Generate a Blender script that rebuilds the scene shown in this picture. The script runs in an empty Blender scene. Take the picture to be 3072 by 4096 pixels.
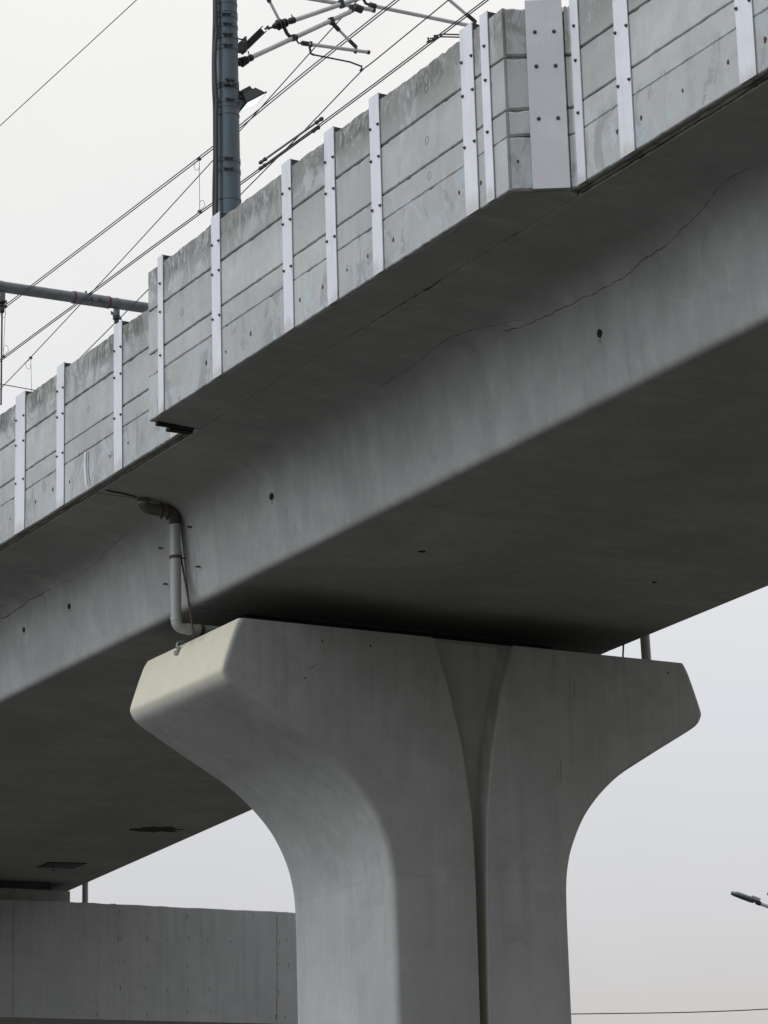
import bpy, bmesh, math, random
from mathutils import Vector, Matrix
from mathutils.bvhtree import BVHTree
random.seed(7)
S = 1.75                      # metres per survey unit
EYE = Vector((0, 0, 1.6))
scene = bpy.context.scene
C = scene.collection

# ---------------------------------------------------------------- camera
F, YAW, PIT, ROL = 11217.0, 0.52583, 0.27149, -0.02821
_f = Vector((math.sin(YAW)*math.cos(PIT), math.cos(YAW)*math.cos(PIT), math.sin(PIT)))
_r0 = Vector((math.cos(YAW), -math.sin(YAW), 0)); _u0 = _r0.cross(_f)
_r = _r0*math.cos(ROL) + _u0*math.sin(ROL); _u = -_r0*math.sin(ROL) + _u0*math.cos(ROL)
cam = bpy.data.cameras.new('camera'); co = bpy.data.objects.new('camera', cam); C.objects.link(co)
cam.sensor_fit = 'AUTO'; cam.sensor_width = 36; cam.lens = F/4096*36
cam.clip_start = 0.1; cam.clip_end = 5000
M = Matrix((( _r.x, _u.x, -_f.x, EYE.x), (_r.y, _u.y, -_f.y, EYE.y), (_r.z, _u.z, -_f.z, EYE.z), (0,0,0,1)))
co.matrix_world = M
scene.camera = co

# measuring helpers: a direction of sight met with a real plane of the place (survey units, eye at 0,0,0)
def ray(px, py): return _f + _r*((px-1536)/F) - _u*((py-2048)/F)
def aX(px, py, X): d = ray(px, py); return d*(X/d.x)
def aY(px, py, Y): d = ray(px, py); return d*(Y/d.y)
def aZ(px, py, Z): d = ray(px, py); return d*(Z/d.z)
def W(v): return Vector(v)*S + EYE
def WX(px, py, X): return W(aX(px, py, X))
def WY(px, py, Y): return W(aY(px, py, Y))
def WZ(px, py, Z): return W(aZ(px, py, Z))
GZ = -1.6/S                   # ground level in survey units

# ---------------------------------------------------------------- materials
def newmat(name):
    m = bpy.data.materials.new(name); m.use_nodes = True
    nt = m.node_tree; nt.nodes.clear()
    out = nt.nodes.new('ShaderNodeOutputMaterial'); b = nt.nodes.new('ShaderNodeBsdfPrincipled')
    nt.links.new(b.outputs[0], out.inputs[0])
    return m, nt, b
class N:
    def __init__(s, nt): s.nt = nt
    def n(s, t, **k):
        x = s.nt.nodes.new(t)
        for a, v in k.items(): setattr(x, a, v)
        return x
    def l(s, a, b): s.nt.links.new(a, b)
    def pos(s, sc=(1,1,1)):
        g = s.n('ShaderNodeNewGeometry'); m = s.n('ShaderNodeMapping'); m.inputs['Scale'].default_value = sc
        s.l(g.outputs['Position'], m.inputs[0]); return m.outputs[0]
    def noise(s, vec, scale, detail=5, rough=.6, dist=0):
        x = s.n('ShaderNodeTexNoise'); x.inputs['Scale'].default_value = scale; x.inputs['Detail'].default_value = detail
        x.inputs['Roughness'].default_value = rough; x.inputs['Distortion'].default_value = dist
        s.l(vec, x.inputs['Vector']); return x.outputs[0]
    def mr(s, v, a, b, c=0, d=1, smooth=False):
        x = s.n('ShaderNodeMapRange'); x.inputs[1].default_value = a; x.inputs[2].default_value = b
        x.inputs[3].default_value = c; x.inputs[4].default_value = d
        if smooth: x.interpolation_type = 'SMOOTHSTEP'
        s.l(v, x.inputs[0]); return x.outputs[0]
    def math(s, op, a, b=None):
        x = s.n('ShaderNodeMath', operation=op)
        for i, v in enumerate((a, b)):
            if v is None: continue
            if isinstance(v, (int, float)): x.inputs[i].default_value = v
            else: s.l(v, x.inputs[i])
        return x.outputs[0]
    def mix(s, f, a, b, mode='MIX'):
        x = s.n('ShaderNodeMix', data_type='RGBA', blend_type=mode)
        for i, v in ((0, f), (6, a), (7, b)):
            if isinstance(v, (int, float)): x.inputs[i].default_value = v
            elif isinstance(v, tuple): x.inputs[i].default_value = (*v, 1)
            else: s.l(v, x.inputs[i])
        return x.outputs[2]

def concrete(name, base, drip=None, tint=(1, 1, 1), streak=.12, patch=.12, grime=None, stain=None, rough=.85, bump=.25, board=None, joint=None):
    m, nt, b = newmat(name); k = N(nt)
    base = tuple(c*t for c, t in zip(base, tint))
    p = k.pos()
    big = k.noise(p, .55, 5, .6, .4); mid = k.noise(p, 3.2, 6, .65, .3); fine = k.noise(p, 38, 6, .7)
    c = k.mix(k.mr(big, .38, .62), tuple(x*(1-patch) for x in base), tuple(x*(1+patch*.8) for x in base))
    c = k.mix(k.mr(mid, .42, .68, 0, .55), c, tuple(x*(1-patch*1.1) for x in (base[0], base[1]*.985, base[2]*.95)))
    # blotchy worn plaster with crisp rims
    rim = k.noise(p, 1.15, 8, .62, 1.1)
    c = k.mix(k.mr(rim, .56, .585, 0, patch*1.6), c, tuple(x*.62 for x in base))
    c = k.mix(k.mr(rim, .395, .375, 0, patch*1.4), c, tuple(min(.8, x*1.3) for x in base))
    sv = k.pos((5.5, 5.5, .28))
    st = k.noise(sv, 1.0, 5, .6)
    c = k.mix(k.mr(st, .50, .72, 0, streak*2.2), c, tuple(x*.55 for x in base))
    c = k.mix(k.mr(st, .42, .28, 0, streak*1.4), c, tuple(min(.8, x*1.25) for x in base))
    c = k.mix(k.mr(fine, .35, .7, 0, .22), c, tuple(x*.8 for x in base))
    sp = k.n('ShaderNodeTexVoronoi'); sp.inputs['Scale'].default_value = 4.2; k.l(p, sp.inputs['Vector'])
    c = k.mix(k.mr(sp.outputs['Distance'], .045, .03, 0, .55), c, tuple(x*.35 for x in base))
    if board:                               # faint imprint of the form boards
        w = k.noise(k.pos(board), 1.0, 3, .5)
        c = k.mix(k.mr(w, .45, .6, 0, .28), c, tuple(x*.72 for x in base))
        w2 = k.noise(k.pos(tuple(q*3.1 for q in board)), 1.0, 4, .6)
        c = k.mix(k.mr(w2, .55, .7, 0, .25), c, (base[0]*1.35, base[1]*1.3, base[2]*1.2))
    sep = k.n('ShaderNodeSeparateXYZ'); k.l(p, sep.inputs[0]); z = sep.outputs[2]
    if grime:
        z0, z1, zl = grime                  # runs and mould below the coping
        g1 = k.mr(z, z0, z1, 0, 1, True)
        gn = k.noise(k.pos((1.3, 1.3, .75)), 1.5, 10, .68, 1.0)
        g = k.math('MULTIPLY', g1, k.mr(gn, .455, .495))
        c = k.mix(k.math('MULTIPLY', g, .78), c, (base[0]*.56, base[1]*.53, base[2]*.515))
        gw = k.noise(k.pos((1.7, 1.7, 1.0)), 1.9, 9, .65, 1.5)
        c = k.mix(k.math('MULTIPLY', g1, k.mr(gw, .585, .60, 0, .6)), c, (base[0]*1.0, base[1]*1.02, base[2]*1.02))
        lw = k.mr(z, z0-.55, z0-.75, 0, 1, True)      # scuffed patches on the lowest course
        c = k.mix(k.math('MULTIPLY', lw, k.mr(gn, .55, .57, 0, .6)), c, (base[0]*.58, base[1]*.59, base[2]*.62))
        c = k.mix(k.math('MULTIPLY', lw, k.mr(gw, .55, .57, 0, .85)), c, (base[0]*.95, base[1]*1.08, base[2]*1.14))
        gn2 = k.noise(k.pos((2.2, 2.2, .9)), 3.1, 8, .75, 1.6)
        e = k.math('MULTIPLY', k.mr(z, zl, z1+.12, 0, 1, True), k.mr(gn2, .43, .50))
        e = k.math('MULTIPLY', e, k.mr(k.noise(p, .9, 4), .38, .58, .15, 1))
        c = k.mix(k.math('MULTIPLY', e, .8), c, (base[0]*.2, base[1]*.19, base[2]*.18))
        sl = k.noise(k.pos((3.5, 3.5, .5)), 1.3, 6, .7)
        c = k.mix(k.mr(sl, .56, .66, 0, .28), c, (base[0]*.62, base[1]*.68, base[2]*.74))
    if drip:                                # water runs from the top edge
        zt_, ln = drip
        dn = k.noise(k.pos((7, 7, .12)), 1, 4, .6)
        dl = k.math('ADD', z, k.mr(k.noise(k.pos((5, 5, .05)), 1, 3), .3, .7, -ln*.45, ln*.45))
        f_ = k.math('MULTIPLY', k.mr(dl, zt_-ln, zt_, 0, 1, True), k.mr(dn, .42, .64))
        c = k.mix(k.math('MULTIPLY', f_, .24), c, (base[0]*.52, base[1]*.53, base[2]*.46))
    if joint:                               # cold joints between lifts of concrete
        for zj in joint:
            jn = k.math('ADD', z, k.mr(k.noise(p, 1.3, 3), 0, 1, -.03, .03))
            d = k.math('ABSOLUTE', k.math('SUBTRACT', jn, zj))
            c = k.mix(k.mr(d, .018, .004, 0, .16), c, tuple(x*.5 for x in base))
            c = k.mix(k.mr(jn, zj+.02, zj-.02, 0, .06), c, tuple(x*1.25 for x in base))
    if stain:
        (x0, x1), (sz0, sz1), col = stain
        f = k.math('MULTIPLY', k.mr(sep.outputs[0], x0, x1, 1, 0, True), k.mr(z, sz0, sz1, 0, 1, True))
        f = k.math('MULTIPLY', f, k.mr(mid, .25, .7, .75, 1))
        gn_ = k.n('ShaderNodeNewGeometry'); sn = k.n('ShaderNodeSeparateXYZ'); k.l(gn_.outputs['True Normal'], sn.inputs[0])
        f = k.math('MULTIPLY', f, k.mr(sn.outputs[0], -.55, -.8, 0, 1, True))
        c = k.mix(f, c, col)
        c = k.mix(k.mr(sn.outputs[2], .85, .95, 0, 1), c, (.03, .028, .024))   # top faces painted near black to cut bounce light into the gap
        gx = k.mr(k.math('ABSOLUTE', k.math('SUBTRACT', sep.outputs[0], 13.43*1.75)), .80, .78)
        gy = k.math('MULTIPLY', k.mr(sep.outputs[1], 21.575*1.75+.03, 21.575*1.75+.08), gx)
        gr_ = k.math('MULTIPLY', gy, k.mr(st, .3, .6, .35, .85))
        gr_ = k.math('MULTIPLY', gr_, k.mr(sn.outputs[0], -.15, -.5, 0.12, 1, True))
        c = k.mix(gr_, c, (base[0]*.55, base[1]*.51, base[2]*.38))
    if grime:
        at = k.n('ShaderNodeAttribute'); at.attribute_name = 'tone'
        c = k.mix(k.mr(at.outputs['Fac'], 0, 1, 0, .30), c, (base[0]*.58, base[1]*.56, base[2]*.55))
    k.l(c, b.inputs['Base Color']); b.inputs['Roughness'].default_value = rough
    b.inputs['Specular IOR Level'].default_value = .25
    bp = k.n('ShaderNodeBump'); bp.inputs['Strength'].default_value = bump; bp.inputs['Distance'].default_value = .02
    h = k.math('ADD', k.math('MULTIPLY', mid, .8), k.math('MULTIPLY', fine, .35))
    h = k.math('ADD', h, k.math('MULTIPLY', rim, .8))
    k.l(h, bp.inputs['Height']); k.l(bp.outputs[0], b.inputs['Normal'])
    return m

def metal(name, base, rough=.45, met=.0, var=.15, dirt=(.05, .04, .035), dirtf=.3, spec=.5, brush=False):
    m, nt, b = newmat(name); k = N(nt)
    p = k.pos()
    a = k.noise(p, 2.2, 6, .6, .4); f = k.noise(p, 22, 5, .6)
    c = k.mix(k.mr(a, .35, .65), tuple(x*(1-var) for x in base), tuple(min(.9, x*(1+var)) for x in base))
    s = k.noise(k.pos((14, 14, .8)), 1, 5, .65)
    c = k.mix(k.mr(s, .58, .78, 0, dirtf), c, dirt)
    c = k.mix(k.mr(f, .6, .8, 0, dirtf*.5), c, dirt)
    k.l(c, b.inputs['Base Color']); b.inputs['Metallic'].default_value = met
    b.inputs['Specular IOR Level'].default_value = spec
    if brush:
        r = k.mr(k.noise(k.pos((40, 40, 1.5)), 1, 4, .6), .3, .7, rough-.1, rough+.12); k.l(r, b.inputs['Roughness'])
    else:
        k.l(k.mr(a, .3, .7, rough-.08, rough+.1), b.inputs['Roughness'])
    bp = k.n('ShaderNodeBump'); bp.inputs['Strength'].default_value = .12; bp.inputs['Distance'].default_value = .01
    k.l(k.noise(p, 3.0, 3, .5), bp.inputs['Height']); k.l(bp.outputs[0], b.inputs['Normal'])
    return m

ZT = 1.6 + 8.465*S            # coping height in metres
MAT = {}
MAT['panel'] = concrete('weathered_concrete', (.47, .475, .472), grime=(ZT-.95, ZT-.35, ZT-.46), streak=.08, patch=.12)
MAT['girder'] = concrete('girder_concrete', (.37, .373, .37), streak=.11, patch=.13, board=(.35, 2.2, .6), bump=.2)
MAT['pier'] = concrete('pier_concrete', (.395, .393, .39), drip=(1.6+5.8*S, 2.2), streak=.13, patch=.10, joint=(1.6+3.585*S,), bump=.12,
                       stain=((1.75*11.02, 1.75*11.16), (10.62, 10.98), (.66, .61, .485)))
MAT['rear'] = concrete('far_pier_concrete', (.43, .435, .45), drip=(1.6+5.8*S, 1.6), streak=.14, patch=.08, bump=.12)
MAT['patch'] = concrete('repair_mortar', (.37, .37, .36), streak=.06, patch=.08, bump=.1)
MAT['plate'] = metal('galvanised_cover_plate', (.625, .625, .66), rough=.5, met=.15, var=.05, dirt=(.33, .31, .30), dirtf=.4, brush=True)
def base_grime(m, z0, z1):
    nt = m.node_tree; k = N(nt); b = [n for n in nt.nodes if n.type == 'BSDF_PRINCIPLED'][0]
    src = b.inputs['Base Color'].links[0].from_socket; sp = k.n('ShaderNodeSeparateXYZ'); k.l(k.pos(), sp.inputs[0])
    zz = k.math('ADD', sp.outputs[2], k.mr(k.noise(k.pos((4, 4, 1)), 1, 5, .7), .3, .7, -.14, .14))
    f = k.mr(zz, z1, z0, 0, .5, True); k.l(k.mix(f, src, (.34, .31, .28)), b.inputs['Base Color'])
    q = k.n('ShaderNodeSeparateXYZ'); st = k.noise(k.pos((11, 11, .22)), 1, 5, .65)
    src = b.inputs['Base Color'].links[0].from_socket; k.l(k.mix(k.mr(st, .55, .72, 0, .2), src, (.40, .39, .39)), b.inputs['Base Color'])
base_grime(MAT['plate'], 1.6+7.12*S, 1.6+7.12*S+.22)
MAT['plate_edge'] = metal('dull_plate', (.55, .545, .56), rough=.34, met=.65, var=.05, dirt=(.42, .41, .40), dirtf=.2, brush=True)
MAT['bolt'] = metal('dull_bolt', (.10, .11, .13), rough=.5, met=.6)
MAT['rust'] = metal('rusty_steel', (.075, .045, .03), rough=.9, var=.4, dirt=(.02, .015, .012), dirtf=.6)
MAT['pole'] = metal('blue_grey_painted_steel', (.095, .125, .15), rough=.5, met=.2, var=.1, dirt=(.03, .035, .04), dirtf=.45)
MAT['dark'] = metal('blackened_steel', (.028, .03, .032), rough=.5, var=.3)
MAT['tube'] = metal('light_aluminium_tube', (.56, .56, .57), rough=.4, met=.2, var=.06)
MAT['galv'] = metal('grey_gantry_steel', (.145, .155, .17), rough=.45, met=.3, var=.3, dirt=(.30, .29, .30), dirtf=.3)
MAT['redpaint'] = metal('red_oxide_paint', (.12, .035, .035), rough=.8)
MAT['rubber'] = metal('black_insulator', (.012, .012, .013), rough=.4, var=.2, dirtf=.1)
MAT['cable'] = metal('dark_cable', (.03, .028, .04), rough=.6)
MAT['wire'] = metal('dark_wire', (.02, .02, .028), rough=.6)
MAT['pvc'] = metal('grey_plastic_pipe', (.34, .345, .34), rough=.45, var=.05, dirt=(.15, .14, .13), dirtf=.3)
MAT['crack'] = metal('crack_dirt', (.030, .027, .020), rough=1, var=.3)
MAT['soot'] = metal('sooty_plastic', (.085, .08, .072), rough=.8, var=.5, dirt=(.03, .03, .03), dirtf=.8)
MAT['bed'] = metal('dirty_mortar', (.10, .092, .078), rough=1, var=.5)
MAT['effl'] = metal('crack_lime', (.12, .10, .055), rough=1, var=.4)
MAT['lime'] = metal('lime_run', (.30, .29, .25), rough=1, var=.15)
MAT['hole'] = metal('open_hole', (.010, .010, .010), rough=1)
MAT['asphalt'] = concrete('asphalt', (.075, .074, .072), rough=.95)
MAT['earth'] = concrete('bare_ground', (.112, .108, .088), rough=.98, patch=.2)
m, nt, b = newmat('lit_lens'); b.inputs['Base Color'].default_value = (.8, .85, .85, 1)
b.inputs['Emission Color'].default_value = (.82, .95, 1, 1); b.inputs['Emission Strength'].default_value = 1.0; MAT['lens'] = m

# ---------------------------------------------------------------- mesh helpers
class MB:
    def __init__(s): s.bm = bmesh.new()
    def ngon(s, pts): return s.bm.faces.new([s.bm.verts.new(p) for p in pts])
    def loft(s, rings, cap0=True, cap1=True, closed=True):
        R = [[s.bm.verts.new(p) for p in r] for r in rings]
        n = len(R[0])
        for a, b in zip(R, R[1:]):
            for i in range(n if closed else n-1):
                j = (i+1) % n
                s.bm.faces.new((a[i], a[j], b[j], b[i]))
        if cap0: s.bm.faces.new(R[0][::-1])
        if cap1: s.bm.faces.new(R[-1])
        return s
    def box(s, c, u, v, w):
        c, u, v, w = map(Vector, (c, u, v, w))
        q = [c+u*a+v*b+w*d for d in (-1, 1) for a, b in ((-1, -1), (1, -1), (1, 1), (-1, 1))]
        return s.loft([q[:4], q[4:]])
    def tube(s, pts, r, seg=12, cap=True):
        pts = [Vector(p) for p in pts]; n = len(pts)
        rs = r if isinstance(r, (list, tuple)) else [r]*n
        T = []
        for i in range(n):
            a = pts[max(i-1, 0)]; b = pts[min(i+1, n-1)]; T.append((b-a).normalized())
        up = Vector((0, 0, 1)) if abs(T[0].z) < .9 else Vector((1, 0, 0))
        u = T[0].cross(up).normalized(); rings = []
        for i in range(n):
            u = (u - T[i]*u.dot(T[i])).normalized(); v = T[i].cross(u)
            rings.append([pts[i]+(u*math.cos(t)+v*math.sin(t))*rs[i] for t in (2*math.pi*k/seg for k in range(seg))])
        return s.loft(rings, cap, cap)
    def lathe(s, a, b, prof, seg=20):     # prof: (t along a->b, radius)
        a, b = Vector(a), Vector(b); d = (b-a)
        n = d.normalized(); up = Vector((0, 0, 1)) if abs(n.z) < .9 else Vector((1, 0, 0))
        u = n.cross(up).normalized(); v = n.cross(u)
        rings = [[a+d*t+(u*math.cos(q)+v*math.sin(q))*r for q in (2*math.pi*k/seg for k in range(seg))] for t, r in prof]
        return s.loft(rings)
    def build(s, name, mat, parent=None, smooth=False, bevel=0):
        bm = s.bm
        bmesh.ops.recalc_face_normals(bm, faces=bm.faces)
        if bevel: bmesh.ops.bevel(bm, geom=list(bm.edges), offset=bevel, segments=2, affect='EDGES', profile=.6)
        me = bpy.data.meshes.new(name)
        if parent is not None:
            off = origin_of(parent)
            for v in bm.verts: v.co -= off
        else:
            xs = [v.co for v in bm.verts]
            off = Vector(((min(p.x for p in xs)+max(p.x for p in xs))/2, (min(p.y for p in xs)+max(p.y for p in xs))/2, min(p.z for p in xs)))
            for v in bm.verts: v.co -= off
        bm.to_mesh(me); bm.free()
        me.materials.append(MAT[mat])
        if smooth:
            me.shade_smooth()
            if smooth != 'all':
                me.set_sharp_from_angle(angle=math.radians(40))
        o = bpy.data.objects.new(name, me); C.objects.link(o)
        if parent is not None: o.parent = parent
        else: o.location = off
        return o
def origin_of(o):
    v = Vector((0, 0, 0))
    while o is not None: v += o.location; o = o.parent
    return v
def tag(o, label=None, cat=None, group=None, kind=None):
    if label: o['label'] = label
    if cat: o['category'] = cat
    if group: o['group'] = group
    if kind: o['kind'] = kind
    return o
def thing(name, label, cat, loc, group=None):
    o = bpy.data.objects.new(name, None); C.objects.link(o); o.location = Vector(loc); o.empty_display_size = .3
    return tag(o, label, cat, group)
def smooth_path(pts, n=6):            # Catmull-Rom
    pts = [Vector(p) for p in pts]; P = [pts[0]*2-pts[1]]+pts+[pts[-1]*2-pts[-2]]; out = []
    for i in range(1, len(P)-2):
        a, b, c, d = P[i-1:i+3]
        for k in range(n):
            t = k/n
            out.append(.5*((2*b)+(c-a)*t+(2*a-5*b+4*c-d)*t*t+(3*b-a-3*c+d)*t**3))
    out.append(pts[-1]); return out
def elbow(pts, r, n=6):               # round the corners of a pipe run
    pts = [Vector(p) for p in pts]; out = [pts[0]]
    for i in range(1, len(pts)-1):
        a = (pts[i-1]-pts[i]).normalized(); b = (pts[i+1]-pts[i]).normalized()
        p0 = pts[i]+a*r; p1 = pts[i]+b*r
        for k in range(n+1):
            t = k/n; out.append(p0*(1-t)**2+pts[i]*2*t*(1-t)+p1*t*t)
    out.append(pts[-1]); return out

# ---------------------------------------------------------------- box girders
def far_x(Y):
    pts = [(0, 14.5), (19.8, 15.52), (22.7, 15.70), (32.07, 16.63), (40.07, 17.41), (62, 19.5)]
    for (a, xa), (b, xb) in zip(pts, pts[1:]):
        if Y <= b: return xa+(xb-xa)*(Y-a)/(b-a)
    return pts[-1][1]
ZS, ZB = 6.114, 7.095         # soffit, underside of slab edge
def section(Y):
    fx = far_x(Y); q = []
    q += [(10.062, 7.33), (10.062, ZB+.012), (10.075, ZB), (10.40, ZB-.004), (10.62, ZB-.012), (10.74, 7.062), (10.82, 7.030), (10.875, 6.98), (10.905, 6.92), (10.925, 6.83)]
    q += [(10.990, 6.20)]
    for k in range(1, 8):
        t = k/7*math.pi/2; q.append((11.058-.066*math.cos(t), 6.18-.066*math.sin(t)))
    q += [(fx-.04, ZS)]
    q += [(fx+.0, ZS+.04), (fx+.08, 6.9), (fx+.2, 7.03), (fx+1.0, ZB), (fx+1.0, 7.33)]
    return [W((x, Y, z)) for x, z in q]
def girder(y0, y1, label):
    root = thing('box_girder', label, 'bridge girder', W((13, (y0+y1)/2, ZS)), 'concrete box girders of the viaduct')
    mb = MB(); n = int((y1-y0)/.45)
    mb.loft([section(y0+(y1-y0)*i/n) for i in range(n+1)])
    o = mb.build('girder_body', 'girder', root, smooth=True)
    return root, o
JY = 22.557
g_near, gb_near = girder(5.15, JY-.012, 'nearer grey concrete box girder resting over the front of the Y-shaped pier')
g_far, gb_far = girder(JY+.012, 39.95, 'middle concrete box girder spanning between the Y-shaped pier and the beam pier')
g_last, gb_last = girder(39.974, 57.3, 'farthest concrete box girder beyond the beam pier')

def bvh(objs):
    vs, fs = [], []
    for o in objs:
        off = origin_of(o); b0 = len(vs)
        vs += [v.co+off for v in o.data.vertices]; fs += [[i+b0 for i in p.vertices] for p in o.data.polygons]
    return BVHTree.FromPolygons(vs, fs)
def hit(tree, px, py, lift=.003):
    d = ray(px, py).normalized(); h = tree.ray_cast(EYE, d)
    if h[0] is None: return None, None
    n = h[1] if h[1].dot(d) < 0 else -h[1]
    return h[0]+n*lift, n
T_g = bvh([gb_near, gb_far, gb_last])

def crack(tree, pts, r, mat, parent, name='crack', sub=14, jit=5):
    mb = MB(); out = []
    for (x0, y0), (x1, y1) in zip(pts, pts[1:]):
        n = max(2, int(math.hypot(x1-x0, y1-y0)/sub))
        for k in range(n):
            t = k/n; out.append((x0+(x1-x0)*t+random.uniform(-jit, jit)*.5, y0+(y1-y0)*t+random.uniform(-jit, jit)*.5))
    out.append(pts[-1]); P = []
    for x, y in out:
        h, n = hit(tree, x, y, 0)
        if h is not None: P.append(h)
    if len(P) < 2: return
    mb.tube(P, [r*random.uniform(.5, 1.3) for _ in P], 6)
    return mb.build(name, mat, parent)
D = 3072/1659.
def d2(*p): return [(x*D, y*D) for x, y in p]
# long wavy shrinkage crack between slab and web
crack(T_g, d2((820, 838), (900, 785), (960, 735), (1010, 715), (1060, 703), (1130, 690)), .003, 'crack', g_near, jit=8)
crack(T_g, d2((1090, 717), (1145, 700), (1210, 668), (1310, 620), (1355, 594), (1390, 560), (1440, 530)), .006, 'effl', g_near, jit=8)
crack(T_g, d2((1440, 528), (1490, 480), (1540, 425), (1560, 395), (1600, 372), (1625, 360)), .0035, 'crack', g_near, jit=9)
crack(T_g, [(1700, 1165), (1787, 1100), (2086, 917), (2303, 778), (2540, 640), (3060, 318)], .010, 'crack', g_near, sub=10)
crack(T_g, [(741, 1733), (980, 1590), (1296, 1396), (1500, 1280), (1787, 1102)], .011, 'crack', g_near, sub=10)
crack(T_g, [(0, 2475), (35, 2465), (110, 2405), (200, 2358)], .008, 'effl', g_far, jit=8)
crack(T_g, [(250, 2335), (320, 2300), (370, 2265), (440, 2190), (500, 2140)], .003, 'effl', g_far, jit=8)
def blotch(tree, px, py, rx, ry, mat, parent, name, n=14, jag=.25, lift=.004, ref=None):
    c, nn = hit(tree, px, py, lift)
    if c is None: return None
    pts = []
    for k in range(n):
        t = 2*math.pi*k/n; q = 1+random.uniform(-jag, jag)
        d = ray(px+rx*q*math.cos(t), py+ry*q*math.sin(t)); tt = (c-EYE).dot(nn)/d.dot(nn)
        pts.append(EYE+d*tt)
    mb = MB(); mb.loft([[p-nn*.02 for p in pts], pts]); return mb.build(name, mat, parent)
for x, y, rx, ry, g in ((2398, 1334, 10, 19, g_near), (1086, 1986, 9, 15, g_near), (276, 2425, 6, 12, g_far), (95, 2520, 5, 12, g_far)):
    blotch(T_g, x, y, rx, ry, 'hole', g, 'drain_hole', jag=.12)
    blotch(T_g, x+1, y+ry*1.5, rx*.65, ry*.55, 'lime', g, 'lime_stain', jag=.4, lift=.002)
# fittings on the soffit
blotch(T_g, 1688, 2207, 17, 4, 'hole', g_near, 'lifting_socket', jag=.08)
blotch(T_g, 2617, 2330, 11, 3, 'hole', g_near, 'lifting_socket', jag=.08)
blotch(T_g, 632, 3318, 95, 10, 'crack', g_far, 'spalled_patch', n=22, jag=.35)
mb = MB()
P4 = [WZ(x, y, ZS-.006) for x, y in ((148, 3470), (193, 3449), (350, 3453), (290, 3475))]
mb.loft([[p+Vector((0, 0, .03)) for p in P4], P4]); hatch = mb.build('access_hatch', 'hole', g_far)
mb = MB(); cc = sum(P4, Vector())/4
Q4 = [cc+(p-cc)*.9-Vector((0, 0, .006)) for p in P4]; mb.loft([[p+Vector((0, 0, .02)) for p in Q4], Q4]); mb.build('hatch_cover', 'dark', hatch)
blotch(T_g, 214, 3481, 8, 2, 'hole', g_far, 'lifting_socket', jag=.08)
# little anchors left in the web
for x, y, g in ((766, 2108, g_near), (649, 2193, g_far), (800, 2267, g_near), (669, 2336, g_far)):
    c, n = hit(T_g, x, y)
    mb = MB(); mb.tube([c-n*.01, c+n*.06, c+n*.075+Vector((0, -.05, .01))], [.016, .014, .008], 7); mb.build('anchor_stub', 'rust', g)
# fascia strip at the joint on the web of the nearer girder
mb = MB()
sec = [(10.925-.002, 6.83), (10.985-.002, 6.24), (10.985+.01, 6.24), (10.925+.01, 6.83)]
mb.loft([[W((x, Y, z)) for x, z in sec] for Y in (JY-.20, JY-.03)]); mb.build('joint_strip', 'girder', g_near)
# deck edges: thin dark rail bed on top (seen from other places only)
for g, y0, y1 in ((g_near, 5.15, JY-.02), (g_far, JY+.02, 39.94), (g_last, 39.98, 57.3)):
    mb = MB()
    for xx in (11.2, 11.95, 13.7, 14.45):
        mb.box(W((xx, (y0+y1)/2, 7.36)), (.035, 0, 0), (0, (y1-y0)/2*S, 0), (0, 0, .08))
    mb.build('rail', 'rust', g)

# ---------------------------------------------------------------- parapet walls
SEAM = [7.126, 7.512, 7.706, 8.094, 8.462]
def course(a, b, z0, z1, nrm, th, top=False, jz=.004, ch=.007):
    """one course of concrete from a to b (survey xy), outer face on the line a-b"""
    a, b = Vector(a), Vector(b); L = (b-a).length; n = max(2, int(L/.05))
    mb = []
    dj0, dj1 = random.uniform(-.002, .002), random.uniform(-.002, .002)
    for i in range(n+1):
        t = i/n; p = a+(b-a)*t
        e = min(i, n-i)
        j0 = dj0+random.uniform(-jz, jz)*.6; j1 = dj1+random.uniform(-jz, jz)*(1.6 if top else .6)
        if random.random() < .05: j1 -= .008
        zz0, zz1 = z0+j0, z1+j1
        out = random.uniform(-.0012, .0012)
        pr = [(-ch, zz0), (out, zz0+ch), (out, zz1-ch), (-ch, zz1), (-th, zz1), (-th, zz0)]
        mb.append([W((p.x+nrm[0]*d, p.y+nrm[1]*d, z)) for d, z in pr])
    return mb
def bay(a, b, nrm, parent, th=.085, ch=.007, jz=.004, gap=0):
    """a panel between two posts: four courses and the backing they are cast on"""
    mb = MB(); G = (.0015+gap, .0045+gap, .006+gap, .005); tl = mb.bm.faces.layers.float.new('tone')
    for k in range(4):
        z0 = SEAM[k]+(G[k-1] if k else 0); z1 = SEAM[k+1]-(G[k] if k < 3 else 0)
        n0 = len(mb.bm.faces); mb.loft(course(a, b, z0, z1, nrm, th, top=(k == 3), ch=ch, jz=jz)); mb.bm.faces.ensure_lookup_table()
        tv = random.random()**1.5
        for f in mb.bm.faces[n0:]: f[tl] = tv
    A, B = Vector(a), Vector(b); nn = Vector(nrm)
    q = []
    for d in (-.03, -th+.01):
        q.append([W((*(A+nn*d), SEAM[0]+.02)), W((*(B+nn*d), SEAM[0]+.02)), W((*(B+nn*d), SEAM[4]-.03)), W((*(A+nn*d), SEAM[4]-.03))])
    mb.loft(q)
    return mb.build('wall_panel', 'panel', parent)
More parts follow.
